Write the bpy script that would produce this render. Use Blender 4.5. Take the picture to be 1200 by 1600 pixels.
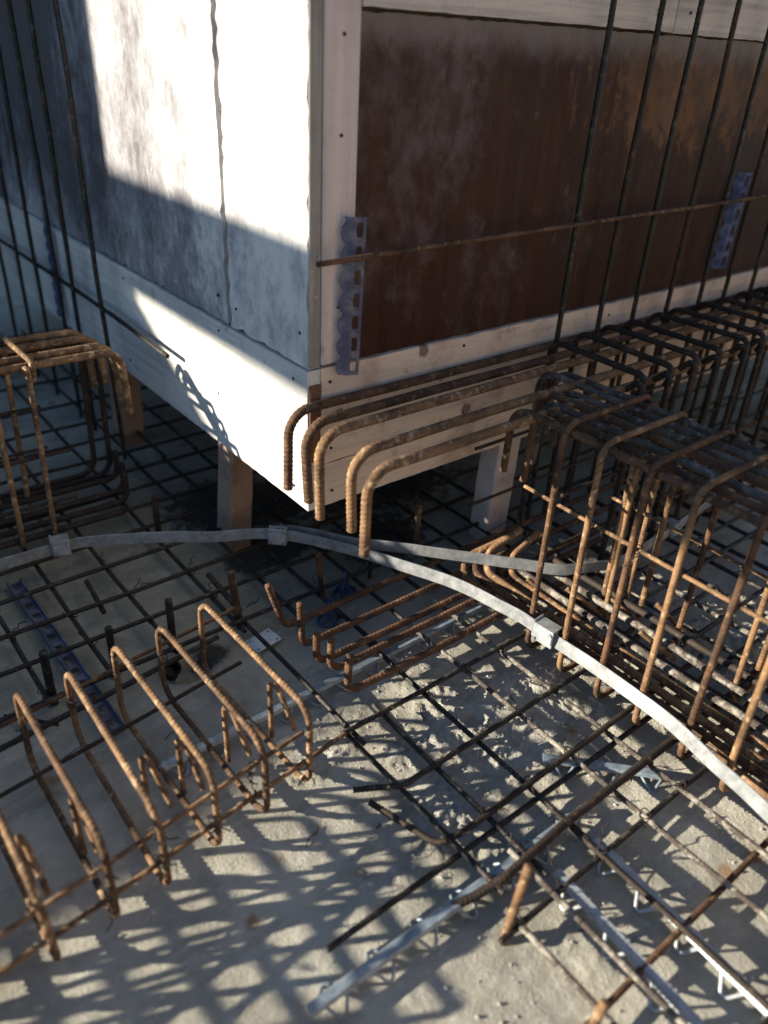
import bpy, bmesh, math, random
import numpy as np
from mathutils import Matrix, Vector
random.seed(7)
rng = np.random.default_rng(7)
sc = bpy.context.scene
col = sc.collection
for o in list(bpy.data.objects):
    bpy.data.objects.remove(o)

# ------------------------------------------------------------------ camera
cam_d = bpy.data.cameras.new('camera')
cam = bpy.data.objects.new('camera', cam_d)
col.objects.link(cam)
cam.matrix_world = Matrix((
    (0.7819, 0.2883, -0.5527, -0.815),
    (-0.6213, 0.4328, -0.6532, -1.217),
    (0.0509, 0.8541, 0.5175, 1.200),
    (0, 0, 0, 1)))
cam_d.sensor_fit = 'VERTICAL'
cam_d.sensor_height = 36.0
cam_d.sensor_width = 27.0
cam_d.lens = 27.6
cam_d.clip_start = 0.02
cam_d.clip_end = 500
cam_d.dof.use_dof = True
cam_d.dof.focus_distance = 1.70
cam_d.dof.aperture_fstop = 1.55
sc.camera = cam

# ------------------------------------------------------------------ sky and sun
SUN_EL = math.radians(16.6)
TRAVEL = math.radians(-29.0)            # horizontal heading of the light
lx, ly = math.cos(TRAVEL), math.sin(TRAVEL)
world = bpy.data.worlds.new('World')
sc.world = world
world.use_nodes = True
wn = world.node_tree
wn.nodes.clear()
sky = wn.nodes.new('ShaderNodeTexSky')
sky.sky_type = 'NISHITA'
sky.sun_disc = False
sky.sun_elevation = SUN_EL
sky.sun_rotation = math.atan2(-lx, -ly)
sky.air_density = 1.0
sky.dust_density = 0.0
sky.ozone_density = 2.4
bg = wn.nodes.new('ShaderNodeBackground')
bg.inputs['Strength'].default_value = 0.060
wo = wn.nodes.new('ShaderNodeOutputWorld')
wn.links.new(sky.outputs[0], bg.inputs['Color'])
wn.links.new(bg.outputs[0], wo.inputs['Surface'])
sun_d = bpy.data.lights.new('sun', 'SUN')
sun_d.energy = 4.4
sun_d.angle = math.radians(0.55)
sun_d.color = (1.0, 0.89, 0.70)
sun = bpy.data.objects.new('sun', sun_d)
col.objects.link(sun)
sun.rotation_euler = Vector((lx * math.cos(SUN_EL), ly * math.cos(SUN_EL), -math.sin(SUN_EL))).to_track_quat('-Z', 'Y').to_euler()
sun.location = (-4, 2, 4)
vs = sc.view_settings
vs.view_transform = 'Standard'
vs.look = 'None'
vs.gamma = 1.0
vs.use_curve_mapping = False
vs.exposure = 1.7

# ------------------------------------------------------------------ helpers
def hsh(ix, iy, seed):
    h = (ix.astype(np.int64) * 374761393 + iy.astype(np.int64) * 668265263 + seed * 1442695041) & 0xffffffff
    h = ((h ^ (h >> 13)) * 1274126177) & 0xffffffff
    return ((h ^ (h >> 16)) & 0xffff) / 65535.0

def vnoise(x, y, seed=0):
    ix, iy = np.floor(x), np.floor(y)
    fx, fy = x - ix, y - iy
    fx, fy = fx * fx * (3 - 2 * fx), fy * fy * (3 - 2 * fy)
    a, b = hsh(ix, iy, seed), hsh(ix + 1, iy, seed)
    c, d = hsh(ix, iy + 1, seed), hsh(ix + 1, iy + 1, seed)
    return (a + (b - a) * fx) * (1 - fy) + (c + (d - c) * fx) * fy

def fbm(x, y, octv=4, seed=0):
    s, a, t = 0, 1.0, 0
    for i in range(octv):
        s = s + a * vnoise(x * 2 ** i, y * 2 ** i, seed + i)
        t += a
        a *= .5
    return s / t

class NT:
    def __init__(self, name):
        self.m = bpy.data.materials.new(name)
        self.m.use_nodes = True
        self.n = self.m.node_tree
        self.b = self.n.nodes['Principled BSDF']
        self.pos = self.n.nodes.new('ShaderNodeNewGeometry').outputs['Position']
    def link(self, a, b):
        self.n.links.new(a, b)
    def val(self, sock, v):
        if hasattr(v, 'is_output'):
            self.link(v, sock)
        else:
            sock.default_value = v
    def scale(self, s, loc=(0, 0, 0), src=None):
        m = self.n.nodes.new('ShaderNodeMapping')
        m.inputs['Scale'].default_value = s
        m.inputs['Location'].default_value = loc
        self.link(src or self.pos, m.inputs['Vector'])
        return m.outputs[0]
    def noise(self, s=(1, 1, 1), scale=5, detail=6, rough=.6, loc=(0, 0, 0), dist=0, src=None):
        n = self.n.nodes.new('ShaderNodeTexNoise')
        n.inputs['Scale'].default_value = scale
        n.inputs['Detail'].default_value = detail
        n.inputs['Roughness'].default_value = rough
        n.inputs['Distortion'].default_value = dist
        self.link(self.scale(s, loc, src), n.inputs['Vector'])
        return n.outputs['Fac']
    def voro(self, s=(1, 1, 1), scale=5, loc=(0, 0, 0)):
        n = self.n.nodes.new('ShaderNodeTexVoronoi')
        n.inputs['Scale'].default_value = scale
        self.link(self.scale(s, loc), n.inputs['Vector'])
        return n.outputs['Distance']
    def ramp(self, f, lo, hi):
        n = self.n.nodes.new('ShaderNodeMapRange')
        n.interpolation_type = 'SMOOTHSTEP'
        self.link(f, n.inputs['Value'])
        n.inputs['From Min'].default_value = lo
        n.inputs['From Max'].default_value = hi
        return n.outputs[0]
    def math(self, op, a, b=0.0):
        n = self.n.nodes.new('ShaderNodeMath')
        n.operation = op
        self.val(n.inputs[0], a)
        self.val(n.inputs[1], b)
        return n.outputs[0]
    def mix(self, f, a, b):
        n = self.n.nodes.new('ShaderNodeMix')
        n.data_type = 'RGBA'
        self.val(n.inputs[0], f)
        self.val(n.inputs[6], a if hasattr(a, 'is_output') else (*a, 1))
        self.val(n.inputs[7], b if hasattr(b, 'is_output') else (*b, 1))
        return n.outputs[2]
    def sep(self):
        n = self.n.nodes.new('ShaderNodeSeparateXYZ')
        self.link(self.pos, n.inputs[0])
        return n.outputs
    def out(self, c, rough=.8, metal=0.0, bump=None, dist=.001, strength=1.0, spec=None):
        self.val(self.b.inputs['Base Color'], c if hasattr(c, 'is_output') else (*c, 1))
        self.val(self.b.inputs['Roughness'], rough)
        self.val(self.b.inputs['Metallic'], metal)
        if spec is not None:
            self.b.inputs['Specular IOR Level'].default_value = spec
        if bump is not None:
            n = self.n.nodes.new('ShaderNodeBump')
            n.inputs['Distance'].default_value = dist
            n.inputs['Strength'].default_value = strength
            self.link(bump, n.inputs['Height'])
            self.link(n.outputs[0], self.b.inputs['Normal'])
        return self.m

def rust_mat(name, dark, mid, lite, lo, hi, metal=.0, rough=.85, seed=0):
    t = NT(name)
    a = t.noise(scale=14, detail=5, loc=(seed, 0, 0))
    b = t.noise(scale=160, detail=4, rough=.7, loc=(0, seed, 0))
    f = t.ramp(t.math('ADD', t.math('MULTIPLY', a, .7), t.math('MULTIPLY', b, .3)), lo, hi)
    c = t.mix(f, dark, mid)
    c = t.mix(t.ramp(t.noise(scale=60, detail=5, loc=(3 + seed, 1, 0)), .52, .72), c, lite)
    return t.out(c, rough, metal, bump=b, dist=.0008, strength=.7, spec=.28)

M = {}
M['rust'] = rust_mat('rust_orange', (.070, .040, .024), (.210, .122, .064), (.40, .280, .170), .38, .6)
M['rust_brown'] = rust_mat('rust_brown', (.042, .024, .016), (.115, .060, .034), (.21, .125, .072), .40, .62, seed=5)
M['rust_dark'] = rust_mat('rust_dark', (.018, .014, .012), (.040, .027, .021), (.080, .050, .034), .44, .68, rough=.7, seed=9)
M['mill'] = rust_mat('mill_scale_steel', (.016, .015, .015), (.030, .026, .024), (.085, .075, .066), .46, .68, metal=.15, rough=.55, seed=12)
M['rust_mid'] = rust_mat('rust_mid', (.052, .030, .019), (.155, .088, .048), (.36, .25, .155), .40, .64, seed=31)
def limed():
    t = NT('cement_splashed_steel')
    b = t.noise(scale=150, detail=4, rough=.7)
    c = t.mix(t.ramp(t.noise(scale=34, detail=7, rough=.7), .44, .62), (.045, .035, .03), (.25, .23, .20))
    return t.out(c, .85, 0, bump=b, dist=.0012)
M['limed'] = limed()
M['dusty'] = rust_mat('dusty_dark_steel', (.045, .036, .030), (.12, .10, .085), (.22, .195, .17), .42, .64, rough=.7, seed=21)
def galv(name, a, b, rough, metal):
    t = NT(name)
    n = t.noise(scale=38, detail=9, rough=.74)
    s = t.voro(scale=160)
    c = t.mix(t.ramp(n, .35, .7), a, b)
    return t.out(c, t.ramp(t.noise(scale=18, detail=4), -1.1 + rough, 2.2), metal, bump=t.math('ADD', n, t.math('MULTIPLY', s, .4)), dist=.0006, strength=.5)
M['galv'] = galv('galvanised_steel', (.22, .235, .255), (.40, .42, .445), .45, .40)
M['galv_dull'] = galv('dull_galvanised_steel', (.28, .31, .34), (.43, .46, .49), .5, .25)
def plastic(name, c1, c2):
    t = NT(name)
    n = t.noise(scale=40, detail=5)
    return t.out(t.mix(t.ramp(n, .4, .7), c1, c2), .6, 0, bump=n, dist=.0004, strength=.4, spec=.15)
M['violet'] = plastic('violet_grey_plastic', (.075, .076, .115), (.15, .15, .195))
M['navy'] = plastic('dark_blue_plastic', (.035, .055, .13), (.09, .12, .22))
M['pale'] = plastic('pale_zinc_plate', (.52, .56, .60), (.62, .65, .68))
M['steel_blue'] = galv('blue_grey_sheet', (.13, .17, .22), (.30, .36, .41), .45, .15)
M['black'] = plastic('black_plastic', (.012, .012, .013), (.03, .03, .03))

def wood(name, axis, pale, dark, grey, wear=.5, stain=.5, seed=0):
    t = NT(name)
    sc_ = [38, 38, 38]
    sc_[axis] = 1.6
    g = t.noise(s=sc_, scale=1.0, detail=7, rough=.62, loc=(seed, seed * .7, 0), dist=.6)
    fine = t.noise(s=[v * 5 for v in sc_], scale=1.0, detail=4, rough=.7, loc=(0, seed, 0))
    c = t.mix(t.ramp(g, .36, .64), pale, grey)
    c = t.mix(t.math('MULTIPLY', t.ramp(t.noise(scale=5, detail=6, loc=(0, 0, seed)), .48, .70), stain), c, dark)
    c = t.mix(t.math('MULTIPLY', t.ramp(fine, .58, .75), .45), c, dark)
    soil_ = t.ramp(t.noise(s=(1, 1, 1), scale=22, detail=9, rough=.75, loc=(seed, 2, 1)), .52, .68)
    c = t.mix(t.math('MULTIPLY', soil_, min(.65, stain * .8)), c, tuple(.55 * a + .25 * b for a, b in zip(dark, grey)))
    res = t.ramp(t.noise(scale=55, detail=7, rough=.75, loc=(2, seed, 5)), .60, .68)
    c = t.mix(t.math('MULTIPLY', res, .55), c, (.60, .585, .56))
    v = t.math('ADD', t.voro(scale=7.3, loc=(seed, 0, 3)), t.math('MULTIPLY', t.noise(scale=70, detail=4), .14))
    c = t.mix(t.math('MULTIPLY', t.ramp(t.math('SUBTRACT', .20, v), 0, .05), wear), c, (.10, .065, .045))
    return t.out(c, .85, 0, bump=t.math('ADD', t.math('MULTIPLY', g, .7), t.math('MULTIPLY', fine, .5)), dist=.0022, strength=.8, spec=.2)

M['board_x'] = wood('limewashed_board_along_x', 0, (.62, .50, .41), (.27, .16, .11), (.50, .42, .37), .8, .75, 1)
M['board_top'] = wood('grey_top_board', 0, (.52, .46, .42), (.24, .19, .16), (.36, .32, .30), .5, .55, 4)
M['board_y'] = wood('cement_white_board_along_y', 1, (.62, .61, .58), (.30, .30, .31), (.47, .47, .475), .3, .55, 2)
M['stud'] = wood('pinkish_grey_stud', 2, (.60, .50, .47), (.34, .25, .22), (.50, .43, .42), .35, .4, 6)
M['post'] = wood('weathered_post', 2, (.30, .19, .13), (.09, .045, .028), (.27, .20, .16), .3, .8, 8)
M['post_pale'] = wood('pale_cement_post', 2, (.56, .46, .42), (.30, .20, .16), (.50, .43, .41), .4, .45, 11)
M['endgrain'] = wood('red_brown_end_grain', 2, (.17, .08, .05), (.08, .04, .03), (.13, .07, .05), .1, .5, 13)
M['edge'] = wood('grey_panel_edge', 2, (.22, .20, .19), (.09, .08, .07), (.34, .32, .31), .1, .5, 15)

M['seam'] = wood('mortar_caked_seam', 2, (.055, .04, .032), (.015, .012, .010), (.16, .14, .12), .1, .5, 17)

def panel_left():
    t = NT('cement_smeared_panel')
    s = t.sep()
    big = t.noise(s=(1, 1, .55), scale=3.2, detail=7, rough=.62)
    mid = t.noise(s=(1, 1, .8), scale=17, detail=9, rough=.76, loc=(2, 0, 0))
    streak = t.noise(s=(45, 45, 6), scale=1, detail=6, rough=.7)
    # the film of the panel lies bare further along the wall, cement covers it near the corner
    bare = t.math('ADD', t.math('MULTIPLY', t.ramp(s[1], .95, 1.30), t.ramp(s[2], .62, .90)), t.math('MULTIPLY', t.ramp(s[1], .30, .80), .55))
    f = t.math('ADD', t.math('MULTIPLY', big, .55), t.math('MULTIPLY', mid, .45))
    f = t.math('ADD', f, t.math('MULTIPLY', bare, .135))
    f = t.math('ADD', f, t.math('MULTIPLY', t.math('SUBTRACT', streak, .5), .12))
    c = t.mix(t.ramp(f, .40, .60), (.62, .615, .62), (.20, .20, .225))
    c = t.mix(t.ramp(f, .57, .70), c, (.085, .078, .085))
    fleck = t.ramp(t.noise(s=(1, 1, .6), scale=75, detail=5, rough=.75, loc=(6, 2, 1)), .60, .70)
    c = t.mix(t.math('MULTIPLY', fleck, .55), c, (.20, .20, .21))
    fl2 = t.ramp(t.noise(s=(1, 1, .5), scale=48, detail=6, rough=.75, loc=(1, 7, 1)), .62, .70)
    c = t.mix(t.math('MULTIPLY', fl2, .6), c, (.58, .58, .56))
    spots = t.math('ADD', t.voro(scale=15, loc=(1, 5, 2)), t.math('MULTIPLY', t.noise(scale=90, detail=4), .14))
    c = t.mix(t.math('MULTIPLY', t.ramp(t.math('SUBTRACT', .17, spots), 0, .05), .6), c, (.20, .18, .16))
    return t.out(c, .75, 0, bump=t.math('ADD', mid, t.math('MULTIPLY', streak, .4)), dist=.0022, strength=.8)
M['panel_left'] = panel_left()

def panel_brown():
    t = NT('brown_film_faced_plywood')
    s = t.sep()
    big = t.noise(scale=2.6, detail=6, rough=.6, loc=(4, 0, 1))
    str_ = t.noise(s=(30, 30, 2.2), scale=1, detail=6, rough=.65)
    mid = t.noise(s=(1, 1, .7), scale=10, detail=9, rough=.76)
    c = t.mix(t.ramp(str_, .30, .75), (.024, .0092, .0070), (.046, .0165, .0115))
    # worn orange patches, up towards the far end
    w = t.math('MULTIPLY', t.ramp(s[0], .45, 1.0), t.ramp(s[2], .86, 1.12))
    orange = t.ramp(t.math('ADD', t.math('ADD', t.math('MULTIPLY', mid, .75), t.math('MULTIPLY', str_, .3)), t.math('MULTIPLY', w, .24)), .64, .76)
    c = t.mix(t.math('MULTIPLY', orange, .9), c, t.mix(t.ramp(mid, .42, .62), (.075, .032, .016), (.155, .075, .030)))
    # grey cement haze, mostly near the corner
    gz = t.math('ADD', t.math('MULTIPLY', mid, .6), t.math('MULTIPLY', big, .45))
    gz = t.math('ADD', gz, t.math('MULTIPLY', t.ramp(t.math('MULTIPLY', s[0], -1), -.75, -.10), .10))
    c = t.mix(t.math('MULTIPLY', t.ramp(gz, .555, .74), .50), c, (.165, .130, .135))
    scr = t.ramp(t.noise(s=(120, 120, 5), scale=1, detail=5, rough=.7, loc=(3, 0, 2)), .63, .72)
    c = t.mix(t.math('MULTIPLY', scr, .35), c, (.19, .15, .145))
    spk = t.ramp(t.noise(scale=85, detail=6, rough=.75, loc=(8, 1, 0)), .63, .70)
    c = t.mix(t.math('MULTIPLY', spk, .45), c, (.15, .115, .11))
    edge = t.ramp(t.math('ADD', s[2], t.math('MULTIPLY', mid, .10)), 1.21, 1.285)
    c = t.mix(t.math('MULTIPLY', edge, .65), c, (.20, .17, .165))
    cl = t.noise(s=(1, 1, .6), scale=24, detail=6, rough=.7, loc=(9, 0, 4))
    c = t.mix(t.math('MULTIPLY', t.ramp(t.math('ADD', t.math('MULTIPLY', cl, .6), t.math('MULTIPLY', big, .4)), .55, .70), .28), c, (.25, .215, .22))
    return t.out(c, t.ramp(mid, -.35, 1.3), 0, bump=t.math('ADD', mid, t.math('MULTIPLY', str_, .5)), dist=.0015, strength=.6, spec=.15)
M['panel_brown'] = panel_brown()

def concrete():
    t = NT('rough_concrete')
    n1 = t.noise(scale=3, detail=7, rough=.6)
    n2 = t.noise(scale=28, detail=7, rough=.7)
    n3 = t.noise(scale=240, detail=4, rough=.7)
    v = t.voro(scale=55)
    c = t.mix(t.ramp(n1, .36, .66), (.29, .280, .242), (.50, .485, .425))
    c = t.mix(t.math('MULTIPLY', t.ramp(n2, .50, .72), .6), c, (.54, .525, .475))
    c = t.mix(t.math('MULTIPLY', t.ramp(t.noise(scale=6, detail=6, loc=(7, 2, 0)), .58, .72), .6), c, (.13, .12, .10))
    rs = t.voro(scale=5.5, loc=(.31, .12, .0))
    rs = t.math('SUBTRACT', .20, t.math('ADD', rs, t.math('MULTIPLY', n2, .16)))
    c = t.mix(t.math('MULTIPLY', t.ramp(rs, 0, .08), .7), c, (.25, .12, .05))
    c = t.mix(t.math('MULTIPLY', t.ramp(n3, .60, .78), .5), c, (.10, .095, .085))
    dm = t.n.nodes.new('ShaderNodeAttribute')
    dm.attribute_name = 'olive_shade'
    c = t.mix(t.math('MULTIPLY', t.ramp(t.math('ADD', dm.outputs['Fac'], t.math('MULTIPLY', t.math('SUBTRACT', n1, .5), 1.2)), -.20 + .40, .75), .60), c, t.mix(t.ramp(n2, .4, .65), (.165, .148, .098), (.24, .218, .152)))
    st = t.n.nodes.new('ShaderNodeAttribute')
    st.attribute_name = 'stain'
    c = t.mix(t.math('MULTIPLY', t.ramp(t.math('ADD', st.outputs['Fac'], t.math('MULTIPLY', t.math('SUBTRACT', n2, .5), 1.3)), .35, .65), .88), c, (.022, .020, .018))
    sweep_ = t.noise(s=(2.2, 14, 1), scale=1.6, detail=6, rough=.65, loc=(1, 4, 0), dist=1.2)
    c = t.mix(t.math('MULTIPLY', t.ramp(sweep_, .52, .70), .40), c, (.19, .18, .155))
    at = t.n.nodes.new('ShaderNodeAttribute')
    at.attribute_name = 'crust'
    c = t.mix(t.math('MULTIPLY', t.ramp(t.math('ADD', at.outputs['Fac'], t.math('MULTIPLY', n2, .5)), .65, 1.0), .75), c, (.56, .55, .51))
    n4 = t.noise(scale=120, detail=5, rough=.75, loc=(3, 1, 0))
    g = t.ramp(t.math('ADD', at.outputs['Fac'], t.math('MULTIPLY', t.math('SUBTRACT', n1, .5), 1.6)), -.1, .8)
    grit = t.math('MULTIPLY', t.math('ADD', t.math('MULTIPLY', n4, 1.0), t.math('MULTIPLY', n3, .8)), t.math('ADD', .40, t.math('MULTIPLY', g, 1.2)))
    h = t.math('ADD', t.math('MULTIPLY', n2, .5), grit)
    return t.out(c, .92, 0, bump=h, dist=.0105, strength=.85, spec=.25)
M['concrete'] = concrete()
def stone():
    t = NT('cement_crumb')
    return t.out(t.mix(t.ramp(t.noise(scale=40, detail=3), .4, .65), (.30, .285, .25), (.50, .485, .45)), .95)
M['stone'] = stone()
def soil():
    t = NT('bare_ground')
    n = t.noise(scale=1.5, detail=8, rough=.7)
    return t.out(t.mix(n, (.14, .12, .09), (.26, .23, .18)), .95, bump=n, dist=.05)
M['soil'] = soil()

def tag(o, label, cat, group=None):
    o['label'] = label
    o['category'] = cat
    if group:
        o['group'] = group
    return o

def root(name, loc, label, cat, group=None):
    o = bpy.data.objects.new(name, None)
    col.objects.link(o)
    o.location = loc
    o.empty_display_size = .05
    return tag(o, label, cat, group)

def put(name, me, mat, parent=None, loc=(0, 0, 0), rot=None):
    if mat is not None and not me.materials:
        me.materials.append(mat)
    o = bpy.data.objects.new(name, me)
    col.objects.link(o)
    o.location = loc
    if rot:
        o.rotation_euler = rot
    if parent:
        o.parent = parent
    return o

def raw_mesh(name, V, F, smooth=True):
    me = bpy.data.meshes.new(name)
    me.from_pydata([tuple(v) for v in V], [], F)
    if smooth:
        me.polygons.foreach_set('use_smooth', [True] * len(me.polygons))
    me.update()
    return me

def quad_mesh(name, V, Q, smooth=True):
    """fast path: V (n,3), Q (m,4) arrays"""
    me = bpy.data.meshes.new(name)
    me.vertices.add(len(V))
    me.vertices.foreach_set('co', np.asarray(V, dtype=np.float32).ravel())
    me.loops.add(Q.size)
    me.loops.foreach_set('vertex_index', Q.ravel().astype(np.int32))
    me.polygons.add(len(Q))
    me.polygons.foreach_set('loop_start', np.arange(0, Q.size, 4, dtype=np.int32))
    me.polygons.foreach_set('loop_total', np.full(len(Q), 4, dtype=np.int32))
    me.polygons.foreach_set('use_smooth', np.full(len(Q), smooth, dtype=bool))
    me.update(calc_edges=True)
    me.validate()
    return me

def rounded(pts, rad):
    P = [np.array(p, float) for p in pts]
    out = [P[0]]
    for i in range(1, len(P) - 1):
        a, b, c = P[i - 1], P[i], P[i + 1]
        u, v = a - b, c - b
        lu, lv = np.linalg.norm(u), np.linalg.norm(v)
        u, v = u / lu, v / lv
        cosang = float(np.clip(u @ v, -1, 1))
        ang = math.acos(cosang)
        if ang > math.pi - .03:
            out.append(b)
            continue
        r = rad[i] if isinstance(rad, (list, tuple)) else rad
        d = min(r / math.tan(ang / 2), .48 * lu, .48 * lv)
        r = d * math.tan(ang / 2)
        bis = (u + v) / np.linalg.norm(u + v)
        cen = b + bis * (r / math.sin(ang / 2))
        s, e = b + u * d - cen, b + v * d - cen
        tot = math.acos(float(np.clip(s @ e / (r * r), -1, 1)))
        n = max(4, int(tot / .2))
        for k in range(n + 1):
            w = k / n
            out.append(cen + (math.sin((1 - w) * tot) * s + math.sin(w * tot) * e) / math.sin(tot))
    out.append(P[-1])
    return np.array(out)

def sweep(pts, r, bend=.03, pitch=.008, per=5, sides=8, ribs=.13, wob=.0, seed=0):
    """a ribbed bar along a path; ribs=0 makes a plain rod"""
    P = rounded(pts, bend)
    L = np.concatenate([[0], np.cumsum(np.linalg.norm(np.diff(P, axis=0), axis=1))])
    keep = np.concatenate([[True], np.diff(L) > 1e-6])
    P, L = P[keep], L[keep]
    if ribs:
        n = max(4, int(L[-1] / pitch * per))
    else:
        n = max(4, int(L[-1] / pitch))
    s = np.linspace(0, L[-1], n + 1)
    Q = np.stack([np.interp(s, L, P[:, k]) for k in range(3)], 1)
    T = np.gradient(Q, axis=0)
    T /= np.linalg.norm(T, axis=1)[:, None]
    if wob:
        ph = random.random() * 50
        Q = Q + wob * np.stack([np.sin(s * 7 + ph) + .5 * np.sin(s * 19 + ph * 2), np.cos(s * 6 + ph * 1.3) + .5 * np.sin(s * 17 + ph), .7 * np.sin(s * 9 + ph * 1.7)], 1)
    ref = np.array([0, 0, 1.0]) if abs(T[0][2]) < .8 else np.array([1.0, 0, 0])
    nrm = np.cross(T[0], ref)
    nrm /= np.linalg.norm(nrm)
    N = np.zeros_like(Q)
    for i in range(n + 1):
        nrm = nrm - T[i] * (nrm @ T[i])
        nrm = nrm / np.linalg.norm(nrm)
        N[i] = nrm
    B = np.cross(T, N)
    th = np.arange(sides) / sides * 2 * math.pi + seed * .7
    rad = np.full((n + 1, sides), r)
    if ribs:
        side = np.where(np.sin(th) > 0, 0.0, .5)
        u = (s[:, None] / pitch + .42 * np.cos(th)[None] + side[None]) % 1
        pulse = np.exp(-((u - .5) / .17) ** 2)
        rad = r * (.965 + ribs * pulse * np.abs(np.sin(th))[None] ** .5 + .07 * (np.abs(np.cos(th)) > .92)[None])
    V = Q[:, None, :] + rad[..., None] * (np.cos(th)[None, :, None] * N[:, None, :] + np.sin(th)[None, :, None] * B[:, None, :])
    V = V.reshape(-1, 3)
    i = np.arange(n)[:, None] * sides
    j = np.arange(sides)[None]
    j2 = (j + 1) % sides
    F = np.stack([i + j, i + j2, i + sides + j2, i + sides + j], -1).reshape(-1, 4)
    # end caps as quads
    caps = []
    for base, flip in ((0, True), (n * sides, False)):
        for k in range(1, sides - 2, 2):
            q = [base, base + k, base + k + 1, base + k + 2]
            caps.append(q[::-1] if flip else q)
    F = np.concatenate([F, np.array(caps)])
    return quad_mesh('bar', V, F)

RB = dict(pitch=.0098, per=6, sides=10, ribs=.25)
HI = dict(pitch=.0080, per=5, sides=9, ribs=.20)
MD = dict(pitch=.0095, per=4, sides=7, ribs=.17)
LO = dict(pitch=.012, per=3, sides=6)
PL = dict(ribs=0, sides=8, pitch=.02)

def bar(name, pts, r, mat, parent, bend=.03, lod=MD, wob=0., base=None):
    b = np.array(base if base is not None else (parent.location if parent else (0, 0, 0)))
    me = sweep([np.array(p) - b for p in pts], r, bend=bend, wob=wob, seed=random.random() * 9, **lod)
    return put(name, me, M[mat], parent)

def box_mesh(lo, hi, bev=.0015, jag=0.0):
    bm = bmesh.new()
    bmesh.ops.create_cube(bm, size=1)
    lo, hi = np.array(lo), np.array(hi)
    for v in bm.verts:
        v.co = Vector(tuple(lo + (np.array(v.co) + .5) * (hi - lo) + (rng.normal(0, jag, 3) if jag else 0)))
    if bev:
        bmesh.ops.bevel(bm, geom=list(bm.edges), offset=bev, segments=1, affect='EDGES')
    me = bpy.data.meshes.new('board')
    bm.to_mesh(me)
    bm.free()
    return me

def board(name, lo, hi, mat, parent, bev=.0015, jag=.0):
    b = np.array(parent.location) if parent else np.zeros(3)
    return put(name, box_mesh(np.array(lo) - b, np.array(hi) - b, bev, jag), M[mat], parent)

def extrude_poly(pts, axis, a0, a1):
    """2D outline extruded along an axis; pts are the other two coordinates in order"""
    def mk(p, a):
        q = [p[0], p[1]]
        q.insert(axis, a)
        return q
    n = len(pts)
    V = [mk(p, a0) for p in pts] + [mk(p, a1) for p in pts]
    F = [tuple(range(n)), tuple(range(2 * n - 1, n - 1, -1))]
    F += [(i, i + n, (i + 1) % n + n, (i + 1) % n) for i in range(n)]
    me = raw_mesh('sheet', V, F, smooth=False)
    bm = bmesh.new()
    bm.from_mesh(me)
    bmesh.ops.recalc_face_normals(bm, faces=bm.faces)
    bm.to_mesh(me)
    bm.free()
    return me

def ragged(y0, y1, z0, z1, axis, a0, a1, amp, parent, mat, name, step=.018):
    """a panel with chipped edges"""
    p = []
    def edge(ax, ay, bx, by):
        L = math.hypot(bx - ax, by - ay)
        n = max(2, int(L / step))
        for k in range(n):
            w = k / n
            j = amp * (random.random() ** 3 if k else 0)
            nx, ny = -(by - ay) / L, (bx - ax) / L
            p.append((ax + (bx - ax) * w + nx * j, ay + (by - ay) * w + ny * j))
    edge(y0, z0, y1, z0)
    edge(y1, z0, y1, z1)
    edge(y1, z1, y0, z1)
    edge(y0, z1, y0, z0)
    b = np.array(parent.location)
    oth = [i for i in range(3) if i != axis]
    p = [(q[0] - b[oth[0]], q[1] - b[oth[1]]) for q in p]
    return put(name, extrude_poly(p, axis, a0 - b[axis], a1 - b[axis]), M[mat], parent)

# ------------------------------------------------------------------ ground and floor slab
def coords(lo, hi, step, far, n):
    core = np.arange(lo, hi + 1e-6, step)
    g = np.geomspace(step * 2, far, n)
    return np.concatenate([(lo - g)[::-1], core, hi + g])
gx = coords(-1.0, 1.30, .005, 1.9, 10)
gy = coords(-1.25, .60, .005, 2.9, 11)
X, Y = np.meshgrid(gx, gy, indexing='ij')
soft = fbm(X * 5, Y * 5, 4, 3)
def blob(cx, cy, rx, ry):
    return np.exp(-(((X - cx) / rx) ** 2 + ((Y - cy) / ry) ** 2))
mask = .95 * blob(.12, -.47, .24, .20) + .6 * blob(-.10, -.62, .13, .10) + .8 * blob(.72, -.62, .32, .34) + .55 * blob(-.22, -.33, .12, .08) + .28 * blob(-.2, -.85, .35, .16) + .5 * blob(.42, -.12, .3, .1)
crust = np.clip(mask * 1.25 - .35 + .9 * (fbm(X * 11, Y * 11, 4, 11) - .5) * 1.6, 0, 1) * (mask > .08)
lump = fbm(X * 62, Y * 62, 3, 21)
crumb = vnoise(X * 150, Y * 150, 31) * vnoise(X * 80 + 9, Y * 80, 41)
Z = (soft - .5) * .007 + crust * ((lump - .45) * .013 + .003 + crumb * .014) + (fbm(X * 30, Y * 30, 4, 51) - .5) * .0034
Z -= .030 * np.clip(blob(-.295, .012, .052, .034) * 2.2 - .6, 0, 1)
Z -= .022 * np.clip(blob(.11, -.455, .030, .026) * 2.2 - .6, 0, 1)
nx_, ny_ = len(gx), len(gy)
V = np.stack([X, Y, Z], -1).reshape(-1, 3)
i = np.arange(nx_ - 1)[:, None] * ny_
j = np.arange(ny_ - 1)[None]
Q = np.stack([i + j, i + ny_ + j, i + ny_ + j + 1, i + j + 1], -1).reshape(-1, 4)
me = quad_mesh('floor', V, Q)
at_ = me.attributes.new('crust', 'FLOAT', 'POINT')
at_.data.foreach_set('value', crust.ravel().astype(np.float32))
olive_shade = np.clip(1.1 * blob(-.45, .30, .38, .32) + .9 * blob(.1, .15, .3, .25) + .8 * blob(-.2, .8, .6, .4), 0, 1)  # olive tone of the left floor, its deeper shade painted in
dp_ = me.attributes.new('olive_shade', 'FLOAT', 'POINT')
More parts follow.
